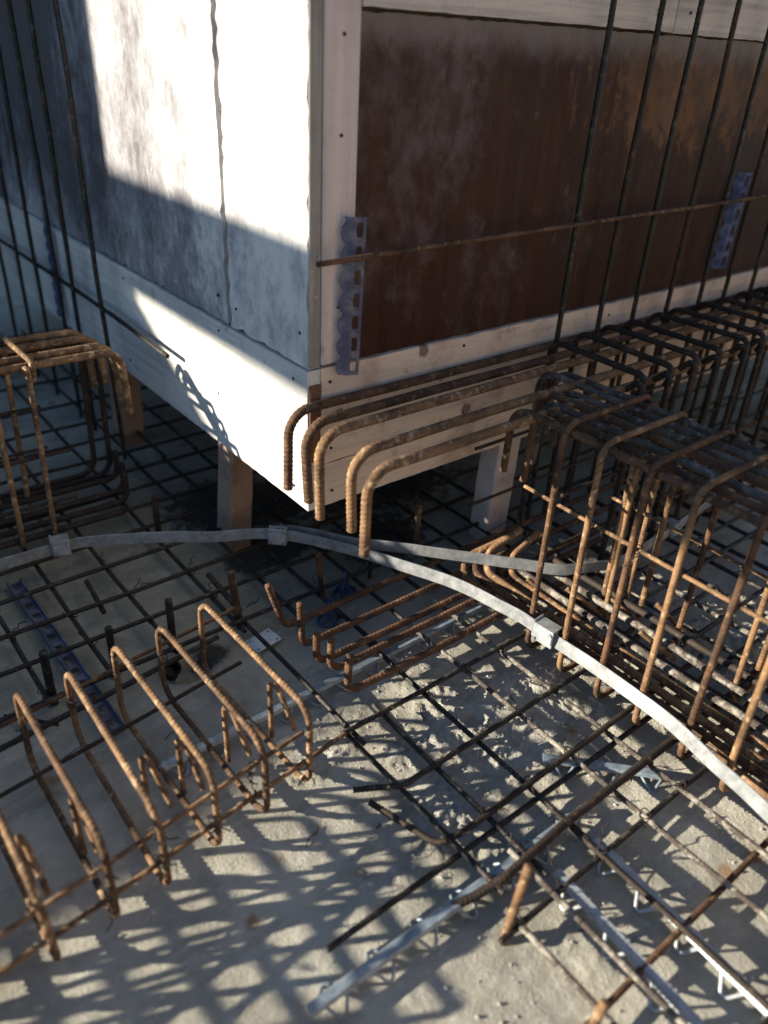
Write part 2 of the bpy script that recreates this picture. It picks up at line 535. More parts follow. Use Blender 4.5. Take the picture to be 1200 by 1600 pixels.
dp_.data.foreach_set('value', olive_shade.ravel().astype(np.float32))
stain = np.clip(blob(.36, .16, .13, .10) + blob(.06, .30, .12, .07) + .8 * blob(-.24, .03, .06, .05) + .8 * blob(.10, .60, .25, .2) + .7 * blob(.6, .4, .4, .2), 0, 1)  # black floor stains, spread to deepen the dark under the box
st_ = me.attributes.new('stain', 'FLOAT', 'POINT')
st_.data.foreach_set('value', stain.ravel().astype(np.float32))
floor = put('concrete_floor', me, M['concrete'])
floor['kind'] = 'structure'
floor['label'] = 'rough grey concrete floor under the reinforcement'
gr = put('ground', raw_mesh('ground', [(-250, -250, -.06), (250, -250, -.06), (250, 250, -.06), (-250, 250, -.06)], [(0, 1, 2, 3)]), M['soil'])
gr['kind'] = 'structure'

def floor_z(x, y):
    a = int(np.clip(np.searchsorted(gx, x), 0, nx_ - 1))
    b = int(np.clip(np.searchsorted(gy, y), 0, ny_ - 1))
    return float(Z[a, b])

# crumbs of cement lying on the slab: one mass
Vc, Fc = [], []
n_c = 0
oct_ = np.array([(1, 0, 0), (-1, 0, 0), (0, 1, 0), (0, -1, 0), (0, 0, 1), (0, 0, -1)], float)
of = [(0, 2, 4), (2, 1, 4), (1, 3, 4), (3, 0, 4), (2, 0, 5), (1, 2, 5), (3, 1, 5), (0, 3, 5)]
while n_c < 3400:
    x, y = random.uniform(-.9, 1.25), random.uniform(-1.15, .6)
    a = int(np.searchsorted(gx, x)); b = int(np.searchsorted(gy, y))
    if random.random() > mask[a, b] * .9 + .03:
        continue
    s_ = .0009 + .0030 * random.random() ** 3
    if random.random() < .012:
        s_ *= 2.0
    P = oct_ * rng.uniform(.6, 1.25, (6, 1)) * s_
    ang = random.random() * 6
    c_, q_ = math.cos(ang), math.sin(ang)
    P = np.stack([P[:, 0] * c_ - P[:, 1] * q_, P[:, 0] * q_ + P[:, 1] * c_, P[:, 2] * .8], 1) + (x, y, Z[a, b] + s_ * .4)
    Fc += [tuple(v + len(Vc) for v in f) for f in of]
    Vc += [tuple(p) for p in P]
    n_c += 1
cr = put('cement_crumbs', raw_mesh('crumbs', Vc, Fc, smooth=False), M['stone'])
cr['kind'] = 'stuff'
tag(cr, 'pale cement crumbs strewn over the concrete floor', 'rubble')

# ------------------------------------------------------------------ the raised timber formwork box
T = .027
fw = root('formwork_box', (0, 0, .31), 'raised timber formwork box with brown and cement-smeared panels on posts', 'formwork')
ZB, ZS, ZP, ZT, ZTOP = .31, .414, .634, 1.237, 2.05
LY, LX = 2.75, 3.1
# left side (faces -x)
ragged(.0015, .3085, ZP, ZTOP, 0, 0, T, .009, fw, 'panel_left', 'panel')
ragged(.3255, 1.79, ZP, ZTOP, 0, .002, T, .009, fw, 'panel_left', 'panel')
ragged(1.797, LY, ZP, ZTOP, 0, .001, T, .004, fw, 'panel_left', 'panel')
board('seam_batten', (.023, .30, ZP), (.05, .34, ZTOP), 'seam', fw)
ragged(.0, LY, ZS + .0015, ZP - .004, 0, -.003, T, .002, fw, 'board_y', 'plank')
ragged(.0, LY, ZB, ZS, 0, -.0005, T, .002, fw, 'board_y', 'plank')
eg = board('end_grain', (.0006, -.0045, .428), (T - .001, .001, .60), 'endgrain', fw, .0012)
eg['label'] = 'red-brown end grain of the corner plank'
pe = board('panel_edge', (.0004, -.0012, ZP + .002), (T * .95, .0025, ZTOP), 'edge', fw, .001)
# right side (faces -y)
board('stud', (T + .001, -.004, ZP + .003), (.1015, .045, ZTOP), 'stud', fw, .003)
bp = ragged(.104, LX, ZP - .001, ZT - .002, 1, .006, T + .005, .003, fw, 'panel_brown', 'panel')
bp['label'] = 'dark brown film-faced panel with orange worn patches'
ragged(.1035, .975, ZT + .003, 1.44, 1, -.003, T, .002, fw, 'board_top', 'plank')
ragged(.979, LX, ZT + .001, 1.44, 1, -.0015, T, .002, fw, 'board_top', 'plank')
ragged(.1035, LX, 1.445, ZTOP, 1, .002, T, .002, fw, 'panel_brown', 'panel')
ragged(T + .001, LX, ZS + .002, ZP - .003, 1, -.002, T, .0025, fw, 'board_x', 'plank')
ragged(T + .001, LX, ZB, ZS, 1, .0005, T, .0015, fw, 'board_x', 'plank')
# backing, far sides, lid and joists
board('backing', (T + .004, T + .035, ZB + .03), (LX, T + .06, ZTOP - .02), 'edge', fw)
board('backing', (.06, T + .07, ZB + .03), (.085, LY, ZTOP - .02), 'edge', fw)
board('panel', (LX + .002, 0, ZB), (LX + .03, LY, ZTOP), 'edge', fw)
board('panel', (0, LY + .002, ZB), (LX, LY + .03, ZTOP), 'edge', fw)
board('lid', (-.005, -.01, ZTOP + .002), (LX + .03, LY + .03, ZTOP + .03), 'board_top', fw)
for k in range(5):
    board('joist', (.10 + k * .7, .07, ZB + .004), (.18 + k * .7, LY - .01, ZB + .10), 'post', fw)
board('bottom_sheet', (.05, .05, ZB + .104), (LX, LY, ZB + .125), 'edge', fw)

nb = bmesh.new()
bmesh.ops.create_cone(nb, cap_ends=True, segments=8, radius1=.0034, radius2=.0030, depth=.0024)
nail_me = bpy.data.meshes.new('nail_head')
nb.to_mesh(nail_me)
nb.free()
for x, z in [(.05, .60), (.055, .45), (.06, .345), (.42, .61), (.44, .44), (.95, .60), (.97, .36), (1.5, .59), (.065, .75), (.064, 1.05), (.066, 1.2), (.3, 1.27), (.92, 1.30), (1.03, 1.28)]:
    put('nail_head', nail_me, M['rust_dark'], fw, loc=(x, -.0035 - (.0018 if .63 < z < 1.23 else 0), z - .31), rot=(math.pi / 2, 0, 0))
for y, z in [(.05, .60), (.06, .44), (.055, .35), (.36, .61), (.38, .45), (.9, .60), (.92, .36), (.03, .7), (.28, .68), (.36, .69)]:
    put('nail_head', nail_me, M['rust_dark'], fw, loc=(-.0032 if z < .634 else -.0006, y, z - .31), rot=(0, math.pi / 2, 0))

def post(x0, y0, x1, y1, lean, mat, label):
    t = root('timber_post', (x0, y0, 0), label, 'post', 'posts under the formwork box')
    bm = bmesh.new()
    bmesh.ops.create_cube(bm, size=1)
    bmesh.ops.subdivide_edges(bm, edges=[e for e in bm.edges if abs(e.verts[0].co.z - e.verts[1].co.z) > .5], cuts=6)
    for v in bm.verts:
        w = v.co.z + .5
        v.co = Vector(((v.co.x + .5) * (x1 - x0) + lean[0] * (1 - w) + random.uniform(-1, 1) * .0012, (v.co.y + .5) * (y1 - y0) + lean[1] * (1 - w) + random.uniform(-1, 1) * .0012, w * (ZB + .003) - .004))
    bmesh.ops.bevel(bm, geom=[e for e in bm.edges if abs(e.verts[0].co.z - e.verts[1].co.z) > .02], offset=.003, segments=1, affect='EDGES')
    me = bpy.data.meshes.new('post')
    bm.to_mesh(me)
    bm.free()
    put('shaft', me, M[mat], t)
    # a thin wire wound round the foot
    x0l, y0l, x1l, y1l = lean[0] * .85 - .002, lean[1] * .85 - .002, x1 - x0 + lean[0] * .85 + .002, y1 - y0 + lean[1] * .85 + .002
    put('binding_wire', sweep([(x0l, y0l, .035), (x1l, y0l, .045), (x1l, y1l, .05), (x0l, y1l, .042), (x0l, y0l, .036)], .0009, bend=.004, ribs=0, sides=5, pitch=.02), M['rust_dark'], t)
    return t
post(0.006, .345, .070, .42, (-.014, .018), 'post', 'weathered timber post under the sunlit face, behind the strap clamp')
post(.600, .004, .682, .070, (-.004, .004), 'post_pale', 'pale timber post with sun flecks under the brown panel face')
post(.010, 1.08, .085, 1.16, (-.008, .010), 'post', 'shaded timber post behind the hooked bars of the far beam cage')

# ------------------------------------------------------------------ slotted plastic spacers
def slot_strip(name, n, pitch, w, th, slot=(.56, .62), teeth=True):
    """slotted web in x (width) and z (length), wavy toothed flange folded off its left edge"""
    bm = bmesh.new()
    def ring(outer, inner, T_):
        m = len(outer)
        fo = [bm.verts.new((p[0], 0, p[1])) for p in outer]; fi = [bm.verts.new((p[0], -.0012, p[1])) for p in inner]
        bo = [bm.verts.new((p[0], T_, p[1])) for p in outer]; bi = [bm.verts.new((p[0], T_, p[1])) for p in inner]
        for k in range(m):
            l = (k + 1) % m
            bm.faces.new((fo[k], fo[l], fi[l], fi[k]))
            bm.faces.new((bo[l], bo[k], bi[k], bi[l]))
            bm.faces.new((fi[k], fi[l], bi[l], bi[k]))
            bm.faces.new((fo[l], fo[k], bo[k], bo[l]))
    for k in range(n):
        z0, z1 = k * pitch, (k + 1) * pitch
        outer = [(0, z0), (w / 2, z0), (w, z0), (w, (z0 + z1) / 2), (w, z1), (w / 2, z1), (0, z1), (0, (z0 + z1) / 2)]
        sx, sz = w * slot[0] / 2, pitch * slot[1] / 2
        cx, cz = w / 2, (z0 + z1) / 2
        inner = [(cx - sx * .75, cz - sz), (cx, cz - sz), (cx + sx * .75, cz - sz), (cx + sx, cz), (cx + sx * .75, cz + sz), (cx, cz + sz), (cx - sx * .75, cz + sz), (cx - sx, cz)]
        ring(outer, inner, th)
    me = bpy.data.meshes.new(name)
    bmesh.ops.recalc_face_normals(bm, faces=bm.faces)
    bm.to_mesh(me)
    bm.free()
    me2 = None
    if teeth:
        pts = [(0, 0)]
        N = n * 8
        pts += [(0, n * pitch)]
        for k in range(N, -1, -1):
            u = k / 8 % 1
            pts.append((-(w * .45 + w * .42 * abs(math.sin(math.pi * (u + .15))) ** .7), k / N * n * pitch))
        V = [(p[0], 0, p[1]) for p in pts] + [(p[0], th * .9, p[1]) for p in pts]
        m = len(pts)
        F = [tuple(range(m)), tuple(range(2 * m - 1, m - 1, -1))] + [(a, (a + 1) % m, (a + 1) % m + m, a + m) for a in range(m)]
        me2 = raw_mesh(name + '_teeth', V, F, smooth=False)
    return me, me2

def spacer(loc, rot, n, pitch, w, mat, label, fold=.5, group='slotted plastic spacer strips', teeth=True):
    t = root('spacer_strip', loc, label, 'spacer', group)
    t.rotation_euler = rot
    a, b = slot_strip('slotted_web', n, pitch, w, .0022)
    put('slotted_web', a, M[mat], t)
    if teeth:
        put('toothed_flange', b, M[mat], t, rot=(0, 0, fold))
    else:
        for xx in (0, w):
            put('side_rail', box_mesh((xx - .0015, -.010, 0), (xx + .0015, .003, n * pitch), .0005), M[mat], t)
    return t
spacer((.070, -.030, .618), (0, .02, -.25), 7, .043, .026, 'violet', 'violet plastic spacer strip nailed upright to the corner stud', fold=-.55)
spacer((1.395, -.030, .675), (0, .03, -.25), 6, .043, .028, 'navy', 'dark blue plastic spacer strip upright behind the wall bars on the brown panel', fold=-.55)
spacer((-.022, 1.44, .345), (0, 0, -math.pi / 2 + .1), 7, .043, .02, 'navy', 'dark toothed spacer strip on the shaded left face beside the wall bars', fold=.4)
s4 = spacer((-.512, -.075, .012), (-math.pi / 2, 0, .025), 13, .046, .030, 'violet', 'violet slotted spacer strip lying on the floor under the mesh', teeth=False)

# small perforated plate
def perforated_plate():
    bm = bmesh.new()
    for ix in range(2):
        for iy in range(2):
            x0, y0, w, h = ix * .034, iy * .024, .034, .024
            cx, cy = (.008 if ix == 0 else .060), (.007 if iy == 0 else .041)
            outer, inner = [], []
            for k in range(16):
                a = k / 16 * 2 * math.pi
                c, s = math.cos(a), math.sin(a)
                m = max(abs(c), abs(s))
                ox, oy = x0 + w / 2 + c / m * w / 2, y0 + h / 2 + s / m * h / 2
                outer.append((ox, oy)); inner.append((cx + .0033 * c, cy + .0033 * s))
            fo = [bm.verts.new((*p, .002)) for p in outer]; fi = [bm.verts.new((*p, .002)) for p in inner]
            bo = [bm.verts.new((*p, 0)) for p in outer]; bi = [bm.verts.new((*p, 0)) for p in inner]
            for k in range(16):
                l = (k + 1) % 16
                bm.faces.new((fo[k], fo[l], fi[l], fi[k])); bm.faces.new((fi[k], fi[l], bi[l], bi[k]))
                bm.faces.new((fo[l], fo[k], bo[k], bo[l])); bm.faces.new((bo[l], bo[k], bi[k], bi[l]))
    me = bpy.data.meshes.new('plate')
    bm.to_mesh(me)
    bm.free()
    return me
pp = put('perforated_plate', perforated_plate(), M['pale'], loc=(-.155, -.030, .006), rot=(.03, -.02, .12))
tag(pp, 'small pale steel plate with four corner holes lying on the floor', 'plate')

# ------------------------------------------------------------------ zigzag support strips under the mesh
def zigzag(p0, p1, h, mat, label, wid=.014):
    p0, p1 = np.array(p0, float), np.array(p1, float)
    d = p1 - p0
    L = float(np.hypot(*d))
    t = root('mesh_chair_strip', (p0[0], p0[1], 0), label, 'mesh chair', 'continuous chairs under the mesh')
    t.rotation_euler = (0, 0, math.atan2(d[1], d[0]))
    V = [(0, -wid / 2, h), (L, -wid / 2, h), (L, wid / 2, h), (0, wid / 2, h), (0, -wid / 2 - .004, h - .006), (L, -wid / 2 - .004, h - .006), (L, wid / 2 + .004, h - .006), (0, wid / 2 + .004, h - .006)]
    put('top_rail', raw_mesh('rail', V, [(0, 1, 2, 3), (0, 4, 5, 1), (3, 2, 6, 7), (4, 7, 6, 5), (0, 3, 7, 4), (1, 5, 6, 2)], smooth=False), M[mat], t)
    n = max(2, int(L / .075))
    me = None
    for k in range(n):
        for s in (-1, 1):
            if me is None:
                me = sweep([(-.024, 0, h - .004), (-.004, -.026, .004), (.004, -.027, .003), (.024, 0, h - .004)], .0030, bend=.004, ribs=0, sides=6, pitch=.006)
            put('leg', me, M[mat], t, loc=((k + .5) * L / n, 0, 0), rot=(0, 0, 0 if s > 0 else math.pi))
    return t
zigzag((-.475, -.217), (.36, -.210), .028, 'steel_blue', 'blue-grey chair strip running under the small stirrups towards the bent-up hooks')
zigzag((-.49, -.735), (.10, -.748), .030, 'steel_blue', 'blue-grey chair strip with zigzag legs beside the loose bar end, lower middle')
zigzag((-.040, -.80), (-.066, -1.16), .030, 'galv_dull', 'bright chair strip nearest the lower edge, left of its twin')
zigzag((.062, -.80), (.036, -1.20), .030, 'galv_dull', 'bright chair strip in the lower right corner, right of its twin')
zigzag((.13, -.62), (.30, -.80), .026, 'steel_blue', 'short chair strip lying askew under the thick bar near the strap')

# triangular plastic chairs
def tri_chair(loc, rz, sc_, label):
    t = root('plastic_chair', (loc[0], loc[1], 0), label, 'mesh chair', 'triangular plastic chairs')
    t.rotation_euler = (0, 0, rz)
    pts = []
    for k in range(9):
        w = k / 8
        pts.append((-.026 * (1 - w) ** 1.6, .052 * w))
    for k in range(9):
        w = 1 - k / 8
        pts.append((.004 + .026 * (1 - w) ** 1.6, .052 * w))
    me = extrude_poly([(p[0] * sc_, p[1] * sc_) for p in pts], 1, -.0015, .0015)
    put('fin', me, M['navy'], t)
    put('fin', extrude_poly([(p[0] * sc_ * .8, p[1] * sc_ * .96) for p in pts], 0, -.0014, .0016), M['navy'], t)
    ring = [(math.cos(a) * .026 * sc_, math.sin(a) * .02 * sc_, .003) for a in np.linspace(0, 2 * math.pi, 17)]
    put('foot_ring', sweep(ring, .0028, bend=.001, ribs=0, sides=6, pitch=.006), M['navy'], t)
tri_chair((.135, .040), .5, 1.35, 'dark blue triangular plastic chair under a mesh bar, farther of the pair')
tri_chair((.046, -.020), .2, 1.25, 'dark blue triangular plastic chair behind the bent-up hooks, nearer of the pair')

# ------------------------------------------------------------------ floor mesh
mesh = root('floor_mesh', (0, 0, 0), 'dark tied steel bar mesh lying over the concrete floor', 'rebar mesh')
ZY, ZX = .036, .048
def mat_m():
    return random.choice(['mill', 'mill', 'rust_dark'])
for y, x0, x1 in [(2.2, -2.2, 2), (1.9, -2.2, 2), (1.65, -2.2, 2), (1.42, -2.2, 2), (1.24, -2.2, 2), (1.10, -2.2, 2), (.97, -2.2, 2), (.85, -2.2, 2.2), (.735, -2.2, 2.2), (.64, -2.2, 2.2), (.525, -2.0, 2.2), (.41, -2.0, 2.2), (.283, -2.0, 2.2), (.168, -1.9, 2.2), (.042, -1.9, 1.9)]:
    bar('bar', [(x0, y + .006, ZX), (x1, y - .004, ZX)], .0055, mat_m(), mesh, lod=MD if y < .5 else LO, wob=.0012)
for y, x0, x1, m_ in [(-.364, -.165, 1.6, 'mill'), (-.655, -.115, .62, 'mill'), (-.680, -.42, .9, 'mill'), (-.827, -.20, .9, 'mill'), (-.985, -.24, .75, 'rust_brown'), (-1.14, -.2, .9, 'mill')]:
    z = ZX if y in (-.364,) else (.026 if y != -.655 else .05)
    if y == -.655:
        # this one turns back in a hook on the floor
        bar('bar', [(-.205, -.505, .022), (-.168, -.648, .03), (-.12, -.662, .046), (.62, -.650, .05)], .0060, 'rust_dark', mesh, bend=.035, lod=HI)
    else:
        bar('bar', [(x0, y, z), (x1, y - .003, z)], .0052, m_, mesh, lod=HI, wob=.0008)
bar('bar', [(-.215, -.468, .026), (-.172, -.498, .032), (-.150, -.526, .046), (.9, -.520, ZX)], .0055, 'mill', mesh, bend=.03, lod=HI)
bar('bar', [(-.235, -.735, .02), (-.185, -.752, .03), (-.13, -.765, .047), (.02, -.757, .05), (.75, -.757, .05)], .0075, 'rust_dark', mesh, bend=.04, lod=HI)
ybars = [(-.72, .0, 2.3), (-.582, .06, 2.3), (-.45, .05, 2.3), (-.313, .04, 2.3), (-.158, .02, 2.3), (-.028, -.02, 2.3), (.058, -.2, 2.3), (.165, -.15, 2.2), (.275, -.1, 2.2), (.38, -.1, 2), (.49, -.1, 2), (.60, -.1, 2), (.71, -.1, 2), (-.86, .0, 2.2), (-1.0, .0, 2.2)]
for x, y0, y1 in ybars:
    bar('bar', [(x, y0, ZY), (x - .004, .9, ZY)], .0054, mat_m(), mesh, lod=MD, wob=.0012)
    bar('bar', [(x - .004, .88, ZY + .012), (x, y1, ZY)], .0054, mat_m(), mesh, lod=LO, wob=.0012)
bar('bar', [(-.375, .40, ZY), (-.385, .27, .03)], .006, 'rust_dark', mesh, lod=MD)
bar('bar', [(-.135, .085, .044), (-.128, .25, .044)], .0075, 'rust_dark', mesh, lod=MD)
for x, y0, y1, m_ in [(-.142, .10, -.40, 'mill'), (-.150, -.36, -.78, 'mill'), (-.062, -.33, -.80, 'mill'), (.046, -.16, -.80, 'mill'), (.163, -.12, -1.3, 'limed'), (.271, -.12, -1.3, 'limed'), (.040, -.72, -1.3, 'rust_dark'), (-.081, -.73, -1.2, 'limed'), (-.163, -.80, -1.15, 'limed'), (.385, -.75, -1.3, 'limed')]:
    bar('bar', [(x, y0, ZY), (x + random.uniform(-.004, .004), y1, ZY)], .0052, m_, mesh, lod=HI, wob=.0010)
# far right of the perpendicular cage
for x in (.70, .80, .90, 1.0, 1.1, 1.22):
    bar('bar', [(x, -.2, ZY), (x + .01, -1.2, ZY)], .0062, 'limed' if x < .95 else 'mill', mesh, lod=MD, wob=.0015)
for y in (-.44, -.60, -.74):
    bar('bar', [(.62, y, ZX), (1.7, y, ZX)], .006, 'mill', mesh, lod=MD, wob=.0012)
# tie wires: one shape, many places
def tie_mesh():
    P = []
    for k in range(22):
        a = k / 21 * 2 * math.pi * 1.15
        P.append((math.cos(a) * .0095, math.sin(a) * .0095, .005 * math.sin(a * 2)))
    P += [(P[-1][0] + .006, P[-1][1] + .004, .008), (P[-1][0] + .012, P[-1][1] - .002, .014), (P[-1][0] + .020, P[-1][1] + .006, .018), (P[-1][0] + .026, P[-1][1] - .004, .030)]
    return sweep(P, .0012, bend=.001, ribs=0, sides=5, pitch=.004)
tie = tie_mesh()
for x in (-.582, -.45, -.313, -.158, -.028, .058, .165):
    for y in (.41, .283, .168, .042):
        if random.random() < .85:
            put('tie_wire', tie, M['rust_dark'], mesh, loc=(x, y, .044), rot=(random.uniform(-.5, .5), random.uniform(-.5, .5), random.random() * 6))
for x in (-.15, -.062, .046, .163, .271):
    for y in (-.364, -.522, -.654, -.757, -.827):
        if random.random() < .9:
            put('tie_wire', tie, M['rust_dark'], mesh, loc=(x, y, .044), rot=(random.uniform(-.5, .5), random.uniform(-.5, .5), random.random() * 6))

# ------------------------------------------------------------------ small stirrup cage in the foreground
def stirrup_mesh(a0, a1, z0, z1, r, plane, bend=.028, tail=.05, lod=HI):
    """closed link in the plane across one axis; its two ends hook inwards at the first corner"""
    def P(a, z, off=0.0):
        return (a, off, z) if plane == 'y' else (off, a, z)
    s = 1 if a1 > a0 else -1
    o = r * 1.05
    pts = [P(a0 + s * tail * .75, z1 - tail * .75, -o), P(a0, z1, -o), P(a0, z0, -o * .5), P(a1, z0, 0), P(a1, z1, o * .5), P(a0, z1, o), P(a0 + s * tail * .35, z1 - tail * .95, o)]
    return sweep(pts, r, bend=bend, **lod)
def lapped_stirrup(a0, a1, z0, z1, r, bend, lod):
    o = r * 1.1
    m = (a0 + a1) / 2
    pts = [(0, m - .001, z0), (0, a0, z0), (-o * .2, a0, z1), (o * .2, a1, z1), (0, a1, z0), (0, m + .001, z0)]
    return sweep(pts, r, bend=bend, **lod)
fc = root('stirrup_cage', (-.286, -.03, 0), 'low row of rusty stirrups tied with thin bars, left foreground', 'rebar cage')
SL = .115
st_low = [lapped_stirrup(-.385, 0, .022, .212, .0056, .040, RB), lapped_stirrup(-.39, .003, .024, .208, .0056, .046, RB)]
st_reg = lapped_stirrup(-.40, .01, .022, .215, .0058, .012, MD)
hk_pts = [(0, -.245, .030), (0, -.243, .168), (.004, -.262, .176), (.010, -.312, .100)]
hk = sweep(hk_pts, .0050, bend=.014, **HI)
for k in range(15):
    dx = -.0935 * k + random.uniform(-.004, .004)
    dy = SL * dx
    if k > 6:
        dx = -.0935 * k
        put('stirrup', st_reg, M['rust'], fc, loc=(dx, SL * dx, 0))
        put('cross_tie_hook', hk, M['rust'], fc, loc=(dx + .02, SL * dx + .05, 0))  # ties added out of view to make the cast shadow lattice finer
        put('cross_tie_hook', hk, M['rust'], fc, loc=(dx - .02, SL * dx + .15, 0))
        put('cross_tie_hook', hk, M['rust'], fc, loc=(dx + .045, SL * dx + .10, 0))
        continue
    st_me = st_low[k % 2].copy()
    st_me.materials.clear()
    o = put('stirrup', st_me, M['rust_mid'] if k in (1, 4) else M['rust'], fc, loc=(dx, dy, 0), rot=(random.uniform(-.012, .012), random.uniform(-.02, .02), random.uniform(-.02, .02) + .02))
    if k < 12:
        put('cross_tie_hook', hk, M['rust'], fc, loc=(dx + .013, dy + random.uniform(-.008, .008), 0), rot=(0, 0, random.uniform(-.05, .1)))
for (y, z, x1, m_) in [(.020, .128, .095, 'rust_brown'), (-.055, .050, .062, 'rust_dark'), (-.352, .128, .020, 'rust'), (-.375, .085, .105, 'rust')]:
    b = fc.location
    bar('distribution_bar', [(b.x + x1, b.y + y + SL * x1, z), (b.x - .5, b.y + y - .5 * SL, z - .003), (b.x - .72, b.y + y - .72 * SL, z)], .0042, m_, fc, bend=.3, lod=dict(pitch=.007, per=3, sides=6), wob=.0012)
for k in range(7):
    dx = -.0935 * k
    for (y, z) in ((-.012, .124), (-.355, .128), (-.378, .085)):
        if random.random() < .7:
            put('tie_wire', tie, M['rust_dark'], fc, loc=(dx, y + SL * dx, z), rot=(random.uniform(0, 3), random.uniform(0, 3), random.random() * 6))
b = fc.location
bar('bottom_bar', [(b.x + .06, b.y + .05, .052), (b.x - 1.7, b.y + .05 - 1.7 * SL, .052)], .006, 'mill', fc, lod=MD, wob=.001)

# ------------------------------------------------------------------ beam cage along the brown face
xb = root('beam_cage', (0, -.16, 0), 'long beam cage with hooked bar ends running along the brown panel', 'rebar cage')
for k, (y, x, z, drop, m_) in enumerate([(-.024, -.061, .565, .165, 'rust'), (-.076, -.061, .560, .170, 'rust'), (-.125, -.062, .560, .185, 'rust'), (-.221, -.058, .560, .165, 'rust'), (-.285, -.068, .555, .175, 'rust')]):
    # the hooked end is bright rust, the rest of the bar browner: one bar, one mesh
    o = bar('top_bar', [(x + random.uniform(-.008, .012), y + random.uniform(-.004, .004), z - drop), (x, y, z), (3.0, y + .002, z + .002)], .0098, 'rust' if k in (2, 3, 4) else 'rust_brown', xb, bend=.052, lod=dict(pitch=.0100, per=6, sides=10, ribs=.14), wob=.0008)
for k, (y, x, top, tilt, m_) in enumerate([(-.053, -.098, .185, -.030, 'rust'), (-.129, -.102, .185, -.004, 'rust'), (-.194, -.110, .150, .002, 'rust'), (-.226, -.099, .150, .006, 'rust'), (-.299, -.108, .160, .010, 'rust')]):
    bar('bottom_bar', [(x + tilt, y + abs(tilt) * .6, top), (x, y, .070), (2.6, y, .070)], .0080, 'rust_brown', xb, bend=.030, lod=dict(pitch=.0100, per=6, sides=10, ribs=.14), wob=.0012)
stx = stirrup_mesh(-.330 + .16, -.045 + .16, .055, .598, .0072, 'x', bend=.032, tail=.05, lod=MD)
stx2 = stirrup_mesh(-.326 + .16, -.050 + .16, .055, .594, .0072, 'x', bend=.036, tail=.05, lod=MD)
for k in range(21):
    x = .655 + .106 * k + random.uniform(-.006, .006)
    put('stirrup', random.choice((stx, stx2)), M['rust_dark'] if k % 2 or k < 3 else M['mill'], xb, loc=(x, 0, 0), rot=(random.uniform(-.01, .01), random.uniform(-.015, .015), random.uniform(-.03, .03)))
for y, z in [(-.05, .36), (-.32, .36), (-.05, .2), (-.32, .22)]:
    bar('side_bar', [(.45, y, z), (2.8, y, z)], .0045, 'rust_dark', xb, lod=LO)

# ------------------------------------------------------------------ beam cage running towards the right foreground
pb = root('beam_cage', (.472, -.85, 0), 'tall beam cage of tan stirrups running to the right foreground behind the strap', 'rebar cage')
stp = [stirrup_mesh(.610 - .472, .336 - .472, .020, .585, .0063, 'y', bend=.036, tail=.05, lod=HI), stirrup_mesh(.606 - .472, .334 - .472, .022, .580, .0063, 'y', bend=.034, tail=.045, lod=HI)]
for k in range(10):
    y = -.386 - .0985 * k + random.uniform(-.004, .004)
    put('stirrup', stp[k % 2], M['rust'] if k in (1, 3, 4) else M['rust_brown'], pb, loc=(random.uniform(-.004, .004), y + .85, 0), rot=(random.uniform(-.012, .012), random.uniform(-.012, .012), random.uniform(-.02, .02)))
inn = stirrup_mesh(.640 - .472, .560 - .472, .030, .46, .0060, 'y', bend=.026, tail=.04, lod=HI)
for y in (-.43, -.76):
    put('inner_stirrup', inn, M['rust'], pb, loc=(0, y + .85, 0), rot=(random.uniform(-.02, .02), random.uniform(-.02, .02), random.uniform(-.06, .06)))
bar('inner_leg', [(.585, -.40, .03), (.598, -.385, .46)], .0070, 'rust', pb, lod=HI)
for k, x in enumerate([.352, .392, .432, .476, .516, .560, .594]):
    y1 = [-.235, -.262, -.245, -.20, -.22, -.12, -.14][k]
    bar('top_bar', [(x, y1 + random.uniform(-.005, .01), .41 + random.uniform(-.03, .02)), (x, y1, .562), (x, -1.5, .566)], .0080, 'rust_brown' if k < 2 else ['dusty', 'rust_brown', 'dusty', 'rust_brown', 'dusty', 'dusty', 'dusty'][k], pb, bend=.045, lod=dict(pitch=.0098, per=4, sides=8), wob=.0012)
bar('side_bar', [(.344, -.30, .408), (.344, -1.45, .402)], .0044, 'rust', pb, lod=dict(pitch=.007, per=3, sides=6), wob=.001)
bar('side_bar', [(.618, -.33, .312), (.618, -1.45, .305)], .0044, 'rust', pb, lod=dict(pitch=.007, per=3, sides=6), wob=.001)
for k, x in enumerate([.358, .378, .398, .420, .446, .476, .512, .552, .59]):
    y1 = [-.115, -.132, -.150, -.170, -.19, -.22, -.16, -.2, -.24][k]
    zz = .070 + .010 * (k % 3)
    e = .150 + .02 * (k % 2)
    if k < 5:
        bar('bottom_bar', [(x + e, y1 - .02 + .01 * k, zz + .055), (x + .05, y1 + .012, zz + .02), (x + .006, y1 - .03, zz), (x, -1.5, zz)], .0090, 'rust' if k % 2 == 0 else 'rust_brown', pb, bend=.05, lod=dict(pitch=.0098, per=5, sides=8), wob=.0012)
    else:
        bar('bottom_bar', [(x, y1, zz), (x + .004, -1.5, zz)], .0085, 'limed' if k in (5, 7) else 'rust_dark', pb, lod=MD, wob=.002)
for (x, y, dx, dy) in [(.55, -.42, -.05, .07), (.60, -.50, -.04, .075), (.47, -.47, -.03, .06), (.56, -.62, -.05, .07), (.66, -.58, -.03, .07), (.50, -.33, -.05, .06)]:
    bar('hook_tail', [(x, y, .05), (x + dx, y + dy, .105)], .006, 'rust', pb, lod=HI)

for k in range(8):
    y = -.386 - .0985 * k
    for (x, z) in ((.344, .406), (.612, .31), (.345, .567), (.60, .567), (.345, .075)):
        if random.random() < .75:
            put('tie_wire', tie, M['rust_dark'], pb, loc=(x - .472, y + .85, z), rot=(random.uniform(0, 3), random.uniform(0, 3), random.random() * 6))

